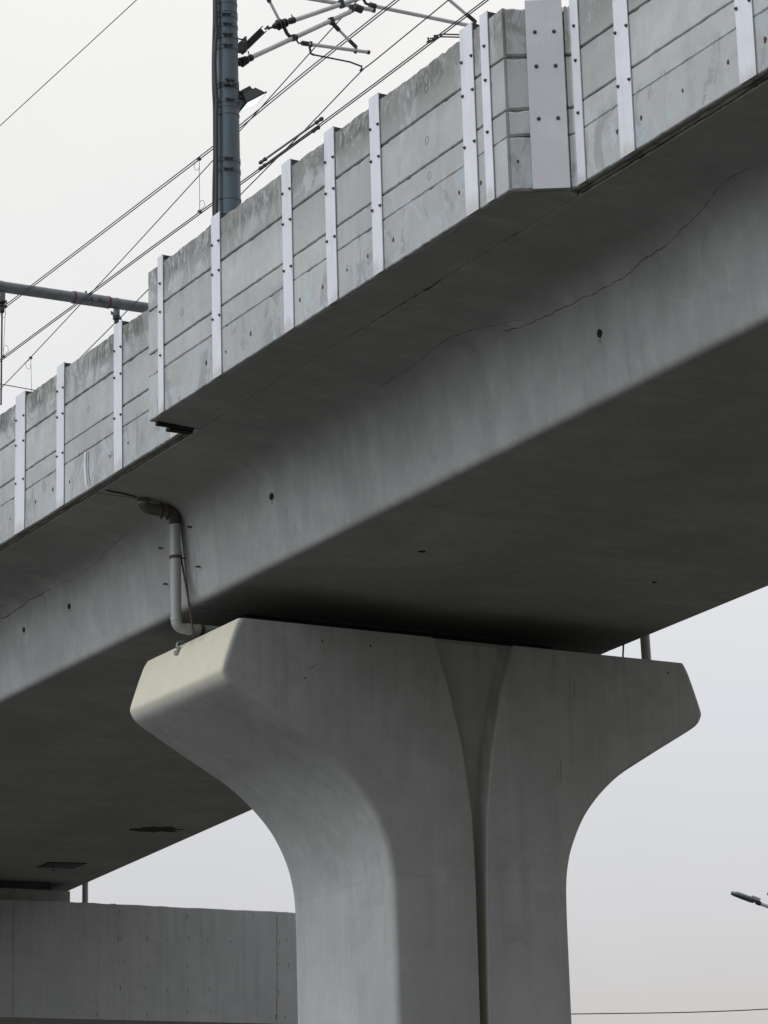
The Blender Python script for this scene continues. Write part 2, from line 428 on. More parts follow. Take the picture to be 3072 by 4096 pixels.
def bolt_mesh():
    bm = bmesh.new()
    def disc(r0, r1, h0, h1, seg):
        R = []
        for r, h in ((r0, h0), (r1, h1)):
            R.append([bm.verts.new((-h, math.cos(2*math.pi*k/seg)*r, math.sin(2*math.pi*k/seg)*r)) for k in range(seg)])
        for i in range(seg): bm.faces.new((R[0][i], R[0][(i+1) % seg], R[1][(i+1) % seg], R[1][i]))
        bm.faces.new(R[1])
    disc(.023, .023, 0, .006, 16); disc(.015, .015, .006, .020, 6); disc(.009, .009, .020, .030, 10)
    bmesh.ops.recalc_face_normals(bm, faces=bm.faces)
    me = bpy.data.meshes.new('bolt'); bm.to_mesh(me); bm.free(); me.materials.append(MAT['bolt']); return me
BOLT = bolt_mesh()
BZ = [7.628, 8.013, 8.268]
def cover(ya, yb, X, parent, top=.055, single=False, nrm=(-1, 0), pts=None, edge=False):
    """steel column of the wall: front flange, web above the coping, back flange, bolts"""
    n = Vector((*nrm, 0)); t = Vector((-nrm[1], nrm[0], 0))
    if pts is None: a = Vector((X, ya, 0)); b = Vector((X, yb, 0))
    else: a, b = Vector((*pts[0], 0)), Vector((*pts[1], 0))
    c = (a+b)/2; hw = (b-a).length/2; t = (b-a).normalized()
    z0, z1 = SEAM[0]-.004, SEAM[4]+top
    mb = MB(); o1, o2 = .013, .006
    bow = random.uniform(-.003, .003)
    rings = []
    for k in range(7):
        z = z0+(z1-z0)*k/6; s = bow*math.sin(k/6*math.pi)
        rings.append([W(c+t*u+n*w+Vector((0, 0, z))) for u, w in ((-hw+s, o2), (-hw+s, o1), (hw+s, o1), (hw+s, o2))])
    mb.loft(rings)
    pl = mb.build('cover_plate', 'plate_edge' if edge else 'plate', parent)
    mb = MB()
    mb.box(W(c-n*.03+Vector((0, 0, (SEAM[4]+z1)/2-.02))), t*(.006*S), n*(.038*S), Vector((0, 0, (top*.5+.016)*S)))
    mb.box(W(c+t*(-hw*.75)-n*.03+Vector((0, 0, (SEAM[4]+z1)/2-.008))), t*(hw*.2*S), n*(.036*S), Vector((0, 0, (top*.5+.004)*S)))
    mb.build('post_web', 'dark', pl)
    k = S*(o1)
    for bz in BZ:
        for u in ((0,) if single else (-hw*.80, hw*.80) if not edge else (-hw*.52, hw*.52)):
            o = bpy.data.objects.new('bolt', BOLT); C.objects.link(o); o.parent = pl
            o.location = W(c+t*u+n*o1+Vector((0, 0, bz)))-origin_of(pl)
            o.rotation_euler = (random.uniform(0, 1), 0, 0) if pts is None else (0, 0, math.atan2(-n.y, -n.x))
            if edge: o.scale = (1.1, 1.1, 1.1)
    return pl

def wall(name_label, X, y0, y1, posts, off_posts=(), origin=None):
    root = thing('parapet_wall', name_label, 'parapet wall', W((X, (y0+y1)/2, SEAM[0])), 'concrete parapet walls along the viaduct edge')
    allp = sorted(list(posts)+list(off_posts)); cuts = [y0]+[(a+b)/2 for a, b, *_ in allp]+[y1]
    for a, b in zip(cuts, cuts[1:]):
        if b-a > .02: bay((X, a+.004), (X, b-.004), (-1, 0), root)
    for a, b, *s in allp: cover(a, b, X, root, single=bool(s))
    return root
offL = [(y, y+.17) for y in (25.5, 26.8, 28.1, 29.4, 30.7, 32.0, 33.3, 34.6)]
wall_left = wall('recessed concrete parapet wall with steel posts at the left, beyond the bump-out', 10.0, 20.50, 36.0,
     [(24.069, 24.304), (23.126, 23.295), (21.827, 21.998), (20.66, 20.829)], offL)
wall_mid = wall('projecting concrete parapet wall of the bump-out in front of the catenary pole', 9.62, 14.775, 20.479,
     [(20.165, 20.265, 1), (19.088, 19.241), (17.853, 18.004), (17.155, 17.306), (16.468, 16.611), (15.149, 15.313), (14.945, 15.045, 1)])
offR = [(y, y+.165) for y in (11.2, 9.9, 8.6)]
wall_right = wall('recessed concrete parapet wall with steel posts at the upper right, nearest the viewer', 10.0, 7.5, 14.575,
     [(14.40, 14.495, 1), (13.826, 13.987), (12.52, 12.688)], offR)
# splayed return of the bump-out and its wide plate
A0, A1 = Vector((9.622, 14.77)), Vector((10.0, 14.542))
tn = (A1-A0).normalized(); nn2 = (tn.y, -tn.x)
if nn2[1] > 0: nn2 = (-nn2[0], -nn2[1])
def on_face(px, py):
    d = ray(px, py); n = Vector((nn2[0], nn2[1])); k = A0.dot(n)/(d.x*n.x+d.y*n.y); return (d.x*k, d.y*k)
bay(tuple(A0+tn*.016), tuple(A1-tn*.03), nn2, wall_mid, th=.05, ch=.014, jz=.010, gap=.003)
q_ = []
for d_ in (-.045, -.075):
    e0, e1 = A0+Vector(nn2)*d_, A1+Vector(nn2)*d_
    q_.append([W((*e0, SEAM[0]+.01)), W((*e1, SEAM[0]+.01)), W((*e1, SEAM[4]-.02)), W((*e0, SEAM[4]-.02))])
mb = MB(); mb.loft(q_); mb.build('wall_core', 'panel', wall_mid)
bay(tuple(A1-tn*.024), tuple(A1+tn*.004), nn2, wall_mid, th=.05, ch=.008, jz=.008, gap=.003)
fa, fb = on_face(2131, 750), on_face(2281, 750)
cover(0, 0, 0, wall_mid, top=.045, nrm=nn2, pts=(fa, fb), edge=True)
for w_, ya, yb in ((wall_left, 20.55, 36), (wall_right, 7.5, 14.56)):
    mb = MB(); n = int((yb-ya)/.06); rg = []
    for i in range(n+1):
        y = ya+(yb-ya)*i/n; j = random.uniform(0, .008); j2 = random.uniform(0, .012)
        rg.append([W((x, y, z)) for x, z in ((10.035+j, 7.124), (10.045+j2, 7.10+j*.5), (10.09, 7.10+j*.5), (10.09, 7.124))])
    mb.loft(rg); mb.build('mortar_bed', 'bed', w_)
T_w = bvh([o for w in (wall_left, wall_mid, wall_right) for o in w.children if o.name.startswith('wall_panel')])
# rusty anchors and ringed plugs in the wall face
for x, y in ((40, 2076), (279, 1927), (441, 1824), (513, 1772), (826, 1451), (1003, 1334), (904, 1407), (1200, 1200), (1291, 1148), (1389, 1080), (1472, 1024),
             (1574, 959), (1837, 770), (1924, 731), (2072, 646), (2469, 527), (2565, 471), (2731, 362), (2913, 249), (3061, 159), (212, 1958), (143, 2007)):
    c, n = hit(T_w, x, y)
    if c is None: continue
    par = wall_left if x < 585 else (wall_mid if x < 2300 else wall_right)
    r = .024*random.uniform(.6, 1.15); s = Vector((0, 0, 1)).cross(n).normalized(); up = Vector((0, 0, 1))
    mb = MB(); rg = []
    for rr, h in ((r*1.15, .0005), (r*.8, .006), (r*.45, .004)):
        rg.append([c+(s*math.cos(t)*.8+up*math.sin(t)*1.25)*rr*(1+.15*math.sin(3*t+x))+n*h for t in (2*math.pi*k/14 for k in range(14))])
    mb.loft(rg); mb.build('anchor_plug', 'rust', par)
for x, y in ((1705, 354), (1708, 562), (1718, 703), (1961, 345), (354, 1637), (728, 1250)):
    c, n = hit(T_w, x, y, .001)
    if c is None: continue
    par = wall_left if x < 585 else wall_mid
    s = Vector((0, 0, 1)).cross(n).normalized(); up = Vector((0, 0, 1)); mb = MB()
    pts = [c+(s*math.cos(t)*.8+up*math.sin(t))*.05*(1+.1*math.sin(2*t)) for t in (2*math.pi*k/18 for k in range(19))]
    mb.tube(pts, .0022, 5); mb.build('round_plug', 'crack', par)
# torn waterstop hanging across the lowest course at the expansion joint
mb = MB(); pth = []
for px, py in ((346, 1808), (344, 1850), (346, 1900), (350, 1940), (357, 1957)):
    c, n = hit(T_w, px, py, .012); pth.append(c)
pth = smooth_path(pth, 5)
mb.loft([[p+Vector((dx, dy*1.0, 0)) for dx, dy in ((-.012, -.03), (-.012, .03), (.012, .03), (.012, -.03))] for p in pth])
mb.build('joint_cover', 'plate', wall_left)
crack(T_w, [(356, 1805), (354, 1880), (364, 1955)], .007, 'crack', wall_left, jit=3)
# floor of the bump-out, its outer kerb and the dark angle closing its end
root = thing('bump_out_platform', 'dark underside slab of the bump-out below the projecting parapet', 'platform', W((9.8, 17.6, 7.0)))
mb = MB()
def bo(Y, x0): return [W((x, Y, z)) for x, z in ((x0, 7.120), (x0, 7.30), (10.055, 7.30), (10.055, 7.10))]
mb.loft([bo(14.60, 9.99), bo(14.82, 9.655), bo(17.0, 9.655), bo(20.46, 9.655)]); mb.build('platform_slab', 'girder', root)
mb = MB(); mb.box(W((9.85, 20.45, 7.106)), (.17*S, 0, 0), (0, .028*S, 0), (0, 0, .014*S))
mb.box(W((9.92, 20.51, 7.093)), (.11*S, 0, 0), (0, .04*S, 0), (0, 0, .014*S)); mb.build('end_angle', 'hole', root)

# ---------------------------------------------------------------- Y-shaped pier
CX = 13.43; YF, YB = 21.575, 23.54
half = [(2.417, 5.80), (2.46, 5.73), (2.51, 5.60), (2.596, 5.347), (2.592, 5.285), (2.556, 5.222), (2.484, 5.166), (2.26, 5.037), (2.032, 4.908), (1.81, 4.78), (1.60, 4.655),
        (1.43, 4.52), (1.30, 4.395), (1.17, 4.24), (1.075, 4.08), (.995, 3.90), (.95, 3.73), (.93, 3.58), (.923, 3.40), (.92, 3.2), (.92, 2.3), (.92, 0.5), (.92, GZ)]
half = [Vector((x, 0, z)) for x, z in half]
mid = smooth_path(half[2:20], 3); HP = half[:2]+mid+half[20:]
PR = sorted(HP, key=lambda p: p.z)
def halfw(z):
    for p, q in zip(PR, PR[1:]):
        if z <= q.z: return p.x+(q.x-p.x)*(z-p.z)/max(1e-6, q.z-p.z)
    return PR[-1].x
gl = [(935, 1377), (968, 1480), (1000, 1620), (1020, 1760), (1028, 1900), (1038, 2212)]
gr = [(1108, 1400), (1085, 1500), (1065, 1630), (1055, 1750), (1053, 1900), (1058, 2212)]
GL = sorted([aY(x*D, y*D, YF) for x, y in gl], key=lambda p: p.z); GR = sorted([aY(x*D, y*D, YF) for x, y in gr], key=lambda p: p.z)
def interp(P, z):
    if z <= P[0].z: return P[0].x
    for a, b in zip(P, P[1:]):
        if z <= b.z:
            t = (z-a.z)/(b.z-a.z); return a.x+(b.x-a.x)*t
    a, b = P[-2:]; return b.x+(b.x-a.x)*(z-b.z)/(b.z-a.z)
R = .055
def psec(z):
    """outline of the pier at one height: rounded oblong with the groove in its front face"""
    h = halfw(z); tt_ = min(1, max(0, (z-4.0)/1.0)); tt_ = tt_*tt_*(3-2*tt_); yb = 23.47+(YB-23.47)*tt_; er = .018*(1-tt_); dz = .012; sl = (halfw(min(5.799, z+dz))-halfw(max(GZ, z-dz)))/(min(5.799, z+dz)-max(GZ, z-dz))
    rx = min(.30, R*math.sqrt(1+sl*sl)); ry = R; q = []
    for k in range(8):                   # front left corner, from the side round to the front
        t = k/7*math.pi/2; q.append((CX-h+rx*(1-math.cos(t)), YF+ry*(1-math.sin(t))))
    xl, xr = interp(GL, z), interp(GR, z); xr = max(xr, xl+.085); w = xr-xl; dep = .135; f = min(.13, w*.5)
    x0 = CX-h+rx
    for k in range(1, 4): q.append((x0+(xl-.012-x0)*k/3, YF))
    q += [(xl-.003, YF+.003), (xl, YF+.012), (xl+.008, YF+.07), (xl+.018, YF+dep-.01), (xl+.03, YF+dep)]
    q += [(xl+.03+(w-.03-f)*k/4, YF+dep) for k in range(1, 5)]
    for k in range(1, 9):
        t = k/8*math.pi/2; q.append((xr-f+f*math.sin(t), YF+dep*math.cos(t)))
    x1 = CX+er+h-rx
    for k in range(1, 4): q.append((xr+.006+(x1-xr-.006)*k/3, YF))
    for k in range(1, 8):
        t = k/7*math.pi/2; q.append((CX+er+h-rx*(1-math.sin(t)), YF+ry*(1-math.cos(t))))
    for k in range(1, 4): q.append((CX+er+h, YF+ry+(yb-YF-2*ry)*k/3))
    for k in range(1, 8):
        t = k/7*math.pi/2; q.append((CX+er+h-rx*(1-math.cos(t)), yb-ry*(1-math.sin(t))))
    for k in range(1, 4): q.append((CX+er+h-rx-(2*h-2*rx)*k/3, yb))
    for k in range(1, 8):
        t = k/7*math.pi/2; q.append((CX-h+rx*(1-math.sin(t)), yb-ry*(1-math.cos(t))))
    for k in range(1, 3): q.append((CX-h, yb-ry-(yb-YF-2*ry)*k/3))
    return [W((x, y, z)) for x, y in q]
pier = thing('bridge_pier', 'Y-shaped grey concrete pier with flared arms and a groove down its middle', 'bridge pier', W((CX, (YF+YB)/2, GZ)), 'piers carrying the viaduct')
zs = [GZ, 0, 1, 2, 2.6, 3.0]+[3.15+.05*i for i in range(39)]+[5.08+.02*i for i in range(25)]+[5.6, 5.65, 5.7, 5.74, 5.77, 5.79, 5.80]
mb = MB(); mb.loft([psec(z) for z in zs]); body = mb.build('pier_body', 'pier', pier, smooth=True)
T_p = bvh([body])
# plinth, bearings
mb = MB(); mb.box(W(((11.09+15.17)/2, 22.6, 5.818)), ((15.17-11.09)/2*S, 0, 0), (0, .85*S, 0), (0, 0, .022*S)); mb.build('bearing_plinth', 'pier', pier)
for bx in (11.85, 14.5):
    for by in (22.98, 23.32):
        mb = MB(); mb.box(W((bx, by, 5.89)), (.25*S, 0, 0), (0, .15*S, 0), (0, 0, .05*S)); mb.box(W((bx, by, 5.99)), (.19*S, 0, 0), (0, .17*S, 0), (0, 0, .05*S))
        mb.box(W((bx, by, 6.075)), (.24*S, 0, 0), (0, .15*S, 0), (0, 0, .035*S)); mb.build('bearing', 'dark', pier)
mb = MB(); mb.box(W((13.27, 22.66, 5.969)), (1.70*S, 0, 0), (0, .10*S, 0), (0, 0, .128*S)); mb.build('gap_light_block', 'rubber', pier)  # made-up block in insulator black, added to stop light and blacken the gap
mb = MB(); mb.box(W((CX, (YF+YB)/2, GZ+.12)), (1.5*S, 0, 0), (0, 1.4*S, 0), (0, 0, .13*S)); mb.build('footing', 'rear', pier, bevel=.03)
# repair patches on the faces of the pier
def patch(tree, poly, parent, mat='patch', name='repair_patch', lift=.0015):
    c, n = hit(tree, sum(p[0] for p in poly)/len(poly), sum(p[1] for p in poly)/len(poly), 0)
    if c is None: return
    pts = []
    for i, (x, y) in enumerate(poly):
        x2, y2 = poly[(i+1) % len(poly)]
        for t in (0, .33, .66):
            d = ray(x+(x2-x)*t+random.uniform(-4, 4), y+(y2-y)*t+random.uniform(-4, 4)); q = (c-EYE).dot(n)/d.dot(n); pts.append(EYE+d*q)
    mb = MB(); mb.loft([[p-n*.004 for p in pts], [p+n*lift for p in pts]]); return mb.build(name, mat, parent)
for poly in ([(2400, 2850), (2500, 2850), (2500, 2900), (2550, 2905), (2660, 2885), (2670, 2915), (2560, 2945), (2400, 2935)],
             [(2325, 2705), (2420, 2710), (2425, 2790), (2335, 2795)], [(2435, 2745), (2470, 2735), (2470, 2775), (2440, 2785)], [(2480, 2745), (2515, 2745), (2515, 2785), (2482, 2780)],
             [(2558, 2735), (2597, 2735), (2597, 2835), (2560, 2830)], [(2600, 2785), (2695, 2780), (2695, 2835), (2600, 2830)],
             [(2005, 3705), (2085, 3695), (2105, 3765), (2015, 3775)], [(1995, 3440), (2030, 3445), (2032, 3475), (1998, 3480)],
             [(2135, 3575), (2215, 3560), (2225, 3640), (2150, 3650)], [(2120, 3420), (2225, 3415), (2225, 3500), (2110, 3480)]):
    patch(T_p, poly, pier)
for poly in ([(1430, 3605), (1530, 3575), (1532, 3620), (1432, 3640)],):
    patch(T_p, poly, pier)
for p in ([(2242, 3037), (2243, 3085), (2245, 3130)], [(2230, 3085), (2232, 3120)], [(2297, 2720), (2298, 2790)], [(2215, 2620), (2216, 2660)], [(2270, 3100), (2273, 3130)],
          [(1513, 3090), (1519, 3105)], [(1272, 2655), (1252, 2665), (1235, 2680)]):
    crack(T_p, p, .003, 'crack', pier, jit=2, sub=8)
for x, y in ((1290, 2565), (1482, 2583), (1221, 2712), (2673, 2690)): blotch(T_p, x, y, 3, 5, 'hole', pier, 'tie_hole', n=8)

# far beam pier
rp = thing('bridge_pier', 'wide straight concrete beam pier behind the Y-shaped pier at lower left', 'bridge pier', W((17, 39.95, GZ)), 'piers carrying the viaduct')
mb = MB(); YR = 38.97; n = 90; Rg = []
for i in range(n+1):
    x = 10.4+(23.2-10.4)*i/n; j = random.uniform(-.006, .006)
    Rg.append([W((x, y, z)) for y, z in ((YR, 4.06), (YR, 5.79+j), (YR+.02, 5.80+j), (40.93, 5.80), (40.93, 4.06))])
mb.loft(Rg); rb = mb.build('cap_beam', 'rear', rp)
for x0, x1 in ((11.6, 13.6), (21.2, 23.0)):
    mb = MB(); mb.box(W(((x0+x1)/2, 39.95, (4.05+GZ)/2)), ((x1-x0)/2*S, 0, 0), (0, .8*S, 0), (0, 0, (4.05-GZ)/2*S)); mb.build('column', 'rear', rp, bevel=.08)
mb = MB(); mb.box(W((14.0, 39.95, 5.90)), (3.06*S, 0, 0), (0, .75*S, 0), (0, 0, .095*S)); mb.build('bearing_plinth', 'pier', rp)
for bx in (11.7, 16.35):
    for by in (39.4, 40.5):
        mb = MB(); mb.box(W((bx, by, 6.055)), (.4*S, 0, 0), (0, .2*S, 0), (0, 0, .055*S)); mb.build('bearing', 'dark', rp)
T_r = bvh([rb])
mb = MB()
ragged = [(430, 3609), (445, 3604), (470, 3603), (478, 3610)]
mb.tube([W((aY(452, 3608, YR+.15).x+q*.03, YR+.15, 5.80)) for q in range(-3, 4)], [.01, .03, .045, .04, .05, .03, .01], 7); mb.build('mortar_lump', 'crack', rp)
cols = [(480, 1), (487, .5), (392, .35), (590, 1), (668, .35), (748, 1), (838, .6), (928, .8), (1022, .5), (1107, 1), (1148, .6), (302, .3)]
for cx, st in cols:
    for ry in (3648, 3748, 3848, 3950, 4048):
        if random.random() > st*.95+.05: continue
        x = cx+random.uniform(-9, 9); y = ry+random.uniform(-8, 8)+(x-600)*.02; ln = random.uniform(10, 32)*(.5+st*.6)
        c1, nq = hit(T_r, x, y, -.003); c2, _ = hit(T_r, x+random.uniform(-1, 2), y+ln, -.001)
        if c1 and c2:
            m1 = MB(); m1.tube([c1, (c1+c2)/2, c2], [.010, .006, .002], 5); m1.build('tie_stain', 'rust', rp)
for xx in (52,):
    crack(T_r, [(xx, 3605), (xx, 3800), (xx, 4060)], .005, 'crack', rp, name='form_joint', jit=2)
crack(T_r, [(1107, 3670), (1108, 3900), (1107, 4080)], .008, 'rust', rp, name='rust_run', jit=2)

# ---------------------------------------------------------------- drain pipes
def pipe_run(pts, r, label, collars=(), mat='pvc', straps=()):
    root = thing('drain_pipe', label, 'drain pipe', pts[0])
    mb = MB(); mb.tube(elbow(pts, r*1.5), r, 20); mb.build('pipe', mat, root, smooth=True)
    for a, b in collars:
        mb = MB(); mb.tube([a, b], r*1.09, 20); mb.build('collar', mat, root, smooth=True)
    for c, dr in straps:
        d = Vector(dr).normalized()*.022; mb = MB(); mb.tube([Vector(c)-d, Vector(c)+d], r*1.19, 20); mb.build('pipe_strap', 'rust', root, smooth=True)
    return root
y0 = 22.52; rr = .049*S
a = [W((10.52, y0, 7.10)), W((10.52, y0, 7.00)), W((10.84, y0, 6.985)), W((10.845, y0, 5.895)), W((11.32, y0, 5.90))]
lp = pipe_run(a, rr, 'grey drain pipe bending down the girder side onto the near pier arm',
         collars=[(a[0]-Vector((0, 0, .0)), a[1]+Vector((0, 0, .05))), (W((10.842, y0, 6.87)), W((10.842, y0, 6.83))),
                  (W((10.845, y0, 6.0)), W((10.845, y0, 5.96))), (W((10.95, y0, 5.895)), W((10.99, y0, 5.895)))],
         straps=[(W((10.70, y0, 6.993)), (1, 0, 0)), (W((10.76, y0, 6.991)), (1, 0, 0)), (W((10.843, y0, 6.56)), (0, 0, 1)), (W((11.09, y0, 5.898)), (1, 0, 0))])
mb = MB(); mb.tube(elbow([a[0], a[1], a[2], W((10.842, y0, 6.87))], rr*1.5), rr*1.13, 24); mb.build('sooty_elbow', 'soot', lp, smooth=True)
for xx in (10.70, 10.76):
    mb = MB(); mb.tube([W((xx, y0, 6.94)), W((xx, y0, 6.91))], .02, 8); mb.build('strap_bolt', 'dark', lp)
    mb = MB(); mb.tube([W((xx, y0, 7.03)), W((xx, y0, 7.095))], .014, 8); mb.build('hanger', 'dark', lp)
mb = MB(); mb.tube([W((10.88, y0, 6.56)), W((10.985, y0+.02, 6.565))], .014, 8); mb.build('hanger', 'rust', lp)
b0 = WY(1391, 2545, 22.55); b1 = WY(1396*D, 1427*D, 22.55)
x1 = aY(1393*D, 1385*D, 22.55).x; x2 = aY(1397*D, 1425*D, 22.55).x
pipe_run([W((x1-.01, 22.55, 7.0)), W((x1, 22.55, 6.4)), W((x2, 22.55, 5.90)), W((15.55, 22.55, 5.885))], rr, 'grey drain pipe standing behind the far arm of the Y-shaped pier')
x3 = aY(184*D, 1930*D, 39.95).x
pipe_run([W((x3-.01, 39.95, 7.05)), W((x3, 39.95, 6.3)), W((x3, 39.95, 5.90)), W((17.2, 39.95, 5.88))], rr*.95, 'small grey drain pipe standing on the beam pier at lower left')
# leaning rusty rods
P = [WX(x, y, 10.90) for x, y in ((712, 2090), (722, 2215), (741, 2325), (760, 2440), (775, 2545))]
rod = thing('conduit_rod', 'thin rusty conduit leaning beside the drain pipe above the near pier arm', 'conduit', P[-1])
mb = MB(); mb.tube(smooth_path(P, 4), .017, 8); mb.build('conduit', 'rust', rod, smooth=True)
mb = MB(); mb.tube([WX(721, 2208, 10.90), WX(723, 2222, 10.90)], .028, 10); mb.build('coupling', 'plate', rod)
P = [WY(1347*D, 1385*D, 22.3), WY(1345.5*D, 1422*D, 22.3)]
mb = MB(); mb.tube(P, .016, 8); tag(mb.build('conduit_rod', 'dark', None), 'thin dark rod between the girder and the far arm of the Y-shaped pier', 'conduit')
# cable along the joint on the slab underside
P = []
for x, y in ((396, 1948), (440, 1960), (480, 1968), (545, 1983)):
    h, n = hit(T_g, x, y, .02); P.append(h)
mb = MB(); mb.tube(smooth_path(P, 4), .014, 8); tag(mb.build('joint_cable', 'dark', None, smooth=True), 'dark cable clipped under the deck slab running to the drain pipe', 'cable')
# small clamp fitting over the edge of the pier arm
c, n = hit(T_p, 714, 2606, .0)
e = thing('clamp_bracket', 'small grey clamp bracket hooked over the end of the near pier arm', 'bracket', c)
mb = MB(); q = [c+n*.02, c+n*.03+Vector((0, .01, .08)), W((10.985, aX(725, 2575, 10.98).y, 5.80))+Vector((-.04, 0, .03)), W((11.10, aX(725, 2575, 10.98).y, 5.82))]
mb.loft([[p+Vector((dx, dy, 0)) for dx, dy in ((-.006, -.025), (-.006, .025), (.006, .025), (.006, -.025))] for p in smooth_path(q, 4)]); mb.build('strap', 'pvc', e)
mb = MB(); s = Vector((0, 0, 1)).cross(n).normalized(); mb.box(c+n*.03, s*.04, n*.02, n.cross(s)*.075); mb.build('clamp_block', 'pvc', e, bevel=.006)
for k in (-1, 1):
    mb = MB(); mb.tube([c+n*.05+n.cross(s)*.04*k, c+n*.07+n.cross(s)*.04*k], .012, 8); mb.build('bolt', 'bolt', e)

# ---------------------------------------------------------------- catenary pole
PX, PY = 9.86, 19.41
base = W((PX, PY, 7.2)); pole = thing('catenary_pole', 'blue grey tubular steel pole with clamp bands rising behind the parapet bump-out', 'pole', base)
def pr(z): return (.0995-.0052*(z-8.8))*S
zt = 12.2; prof = [(z, pr(z)) for z in (7.2, 8.0, 8.8, 9.5, 10.3, 11.2, zt)]
mb = MB(); mb.lathe(W((PX, PY, 7.2)), W((PX, PY, zt)), [((z-7.2)/(zt-7.2), r) for z, r in prof], 40); mb.build('shaft', 'pole', pole, smooth=True)
mb = MB(); mb.box(W((PX, PY, 7.33)), (.17*S, 0, 0), (0, .17*S, 0), (0, 0, .02*S)); mb.build('base_plate', 'pole', pole)
def zpole(py): return aY(910+py*.012, py, PY).z
for py, hh, clamp in ((75, 1, 1), (114, 1, 1), (158, 1.2, 2), (201, 1.2, 2), (339, 1, 1), (358, 1.2, 1), (416, 1, 1), (468, .35, 0), (650, 1.3, 1), (692, 1, 1), (806, .5, 0), (25, .3, 0), (60, .3, 0), (440, .3, 0)):
    z = zpole(py); h = .016*hh; r = pr(z)*1.045
    mb = MB(); mb.lathe(W((PX, PY, z-h)), W((PX, PY, z+h)), [(0, r), (1, r)], 40)
    bnd = mb.build('clamp_band', 'dark' if py == 358 else 'pole', pole, smooth=True)
    if clamp:
        ang = math.radians(random.choice((-118, -112, -104))); d = Vector((math.cos(ang), math.sin(ang), 0)); s = Vector((-d.y, d.x, 0)); c0 = W((PX, PY, z))+d*(r+.02)
        mb = MB(); mb.box(c0-s*.035, s*.006, d*.03, Vector((0, 0, h*S*.9))); mb.box(c0+s*.035, s*.006, d*.03, Vector((0, 0, h*S*.9)))
        mb.tube([c0-s*.085, c0+s*.085], .011, 8); mb.tube([c0+s*.045, c0+s*.065], .02, 6); mb.tube([c0-s*.065, c0-s*.045], .02, 6); mb.build('band_bolt', 'bolt' if clamp == 1 else 'dark', bnd)
# cables down the left of the pole
for k, xs in enumerate((((-30, 857), (80, 857), (160, 855), (250, 853), (350, 854), (420, 857), (520, 858), (640, 858), (720, 856), (820, 855), (880, 856)),
                          ((-30, 863), (90, 864), (120, 867), (170, 863), (240, 859), (340, 862), (400, 867), (470, 866), (640, 866), (760, 866), (880, 864)))):
    P = [WY(x, y, PY-.02-.03*k) for y, x in xs]
    mb = MB(); mb.tube(smooth_path(P, 4), .028 if k else .024, 10)
    tag(mb.build('pole_cable', 'cable', None, smooth=True), ('inner of two dark cables hugging the left side of the steel pole' if k else 'outer of two dark cables down the left side of the steel pole'), 'cable', 'cables on the catenary pole')
# floodlight
fl = thing('floodlight', 'small lit black floodlight clamped to the right of the steel pole', 'floodlight', WY(962, 378, PY))
r0, r1 = WY(970, 432, PY-.02), WY(1050, 391, PY-.02); u = (r1-r0)/2; c = (r0+r1)/2; uu = u.normalized()
n = Vector((.36, -.12, -.9)); n = (n-uu*n.dot(uu)).normalized(); v = uu.cross(n).normalized()*u.length*.85
def quad(c, k, kk): return [c+u*k*a+v*kk*b for a, b in ((-1, -1), (1, -1), (1, 1), (-1, 1))]
mb = MB(); mb.loft([quad(c, 1, 1), quad(c-n*.02, 1, 1)]); mb.build('rim', 'dark', fl)
mb = MB(); mb.loft([quad(c-n*.02, .9, .9), quad(c-n*.16, .62, .62), quad(c-n*.165, .45, .45), quad(c-n*.23, .42, .42)]); mb.build('housing', 'dark', fl)
mb = MB(); mb.loft([quad(c+n*.003, .88, .88), quad(c-n*.005, .88, .88)]); mb.build('lens', 'lens', fl)
mb = MB(); mb.tube([W((PX, PY, zpole(368)))+Vector((.15, -.06, 0)), WY(985, 368, PY-.04), c-n*.14], .022, 8); mb.tube([W((PX, PY, zpole(392)))+Vector((.15, -.06, 0)), c-n*.1-uu*.1], .016, 8); mb.build('mounting_arm', 'dark', fl)

# ---------------------------------------------------------------- cantilever
ct = thing('cantilever_bracket', 'light tubular cantilever bracket with black insulators reaching right from the steel pole', 'cantilever', WY(960, 200, PY))
def cp(x, y, dy=0): return WY(x, y, PY+dy)
def rod_(pts, r, name, mat, par=ct, seg=14): mb = MB(); mb.tube([cp(*p) for p in pts], r, seg); return mb.build(name, mat, par, smooth=True)
def insul(a, b, par, rmax=.075, sheds=3):
    mb = MB(); pf = [(0, .03), (.06, .045), (.14, .05)]
    for k in range(sheds):
        t = .2+.5*k/sheds; pf += [(t, .035), (t+.03, rmax*(1-.08*k)), (t+.09, rmax*.9*(1-.08*k)), (t+.12, .035)]
    pf += [(.76, .04), (.78, .05), (.98, .052), (1, .04)]
    mb.lathe(a, b, pf, 22); return mb.build('insulator', 'rubber', par, smooth=True)
# channel strut
a, b2 = cp(982, 188), cp(1054, 118); d = (b2-a).normalized(); s = Vector((0, 1, 0)); w = d.cross(s).normalized()
mb = MB(); mb.box((a+b2)/2+w*.045, (b2-a)/2, s*.05, w*.007); mb.box((a+b2)/2-w*.045, (b2-a)/2, s*.05, w*.007); mb.box((a+b2)/2+s*.03, (b2-a)/2, s*.006, w*.044); mb.build('channel_strut', 'dark', ct)
mb = MB(); mb.box(cp(965, 190), (.045, 0, 0), (0, .06, 0), (0, 0, .07)); mb.box(cp(976, 182), (.012, 0, 0), (0, .07, 0), (0, 0, .12)); mb.tube([cp(935, 150), cp(974, 160)], .012, 8); mb.build('pole_clamp', 'dark', ct)
rod_([(1060, 116), (1070, 110), (1082, 112), (1097, 104)], .016, 'link', 'dark'); rod_([(1068, 104), (1078, 118)], .022, 'shackle', 'bolt')
insul(cp(1092, 107), cp(1178, 79), ct, .082, 3)
insul(cp(952, 256), cp(1008, 229), ct, .078, 3)
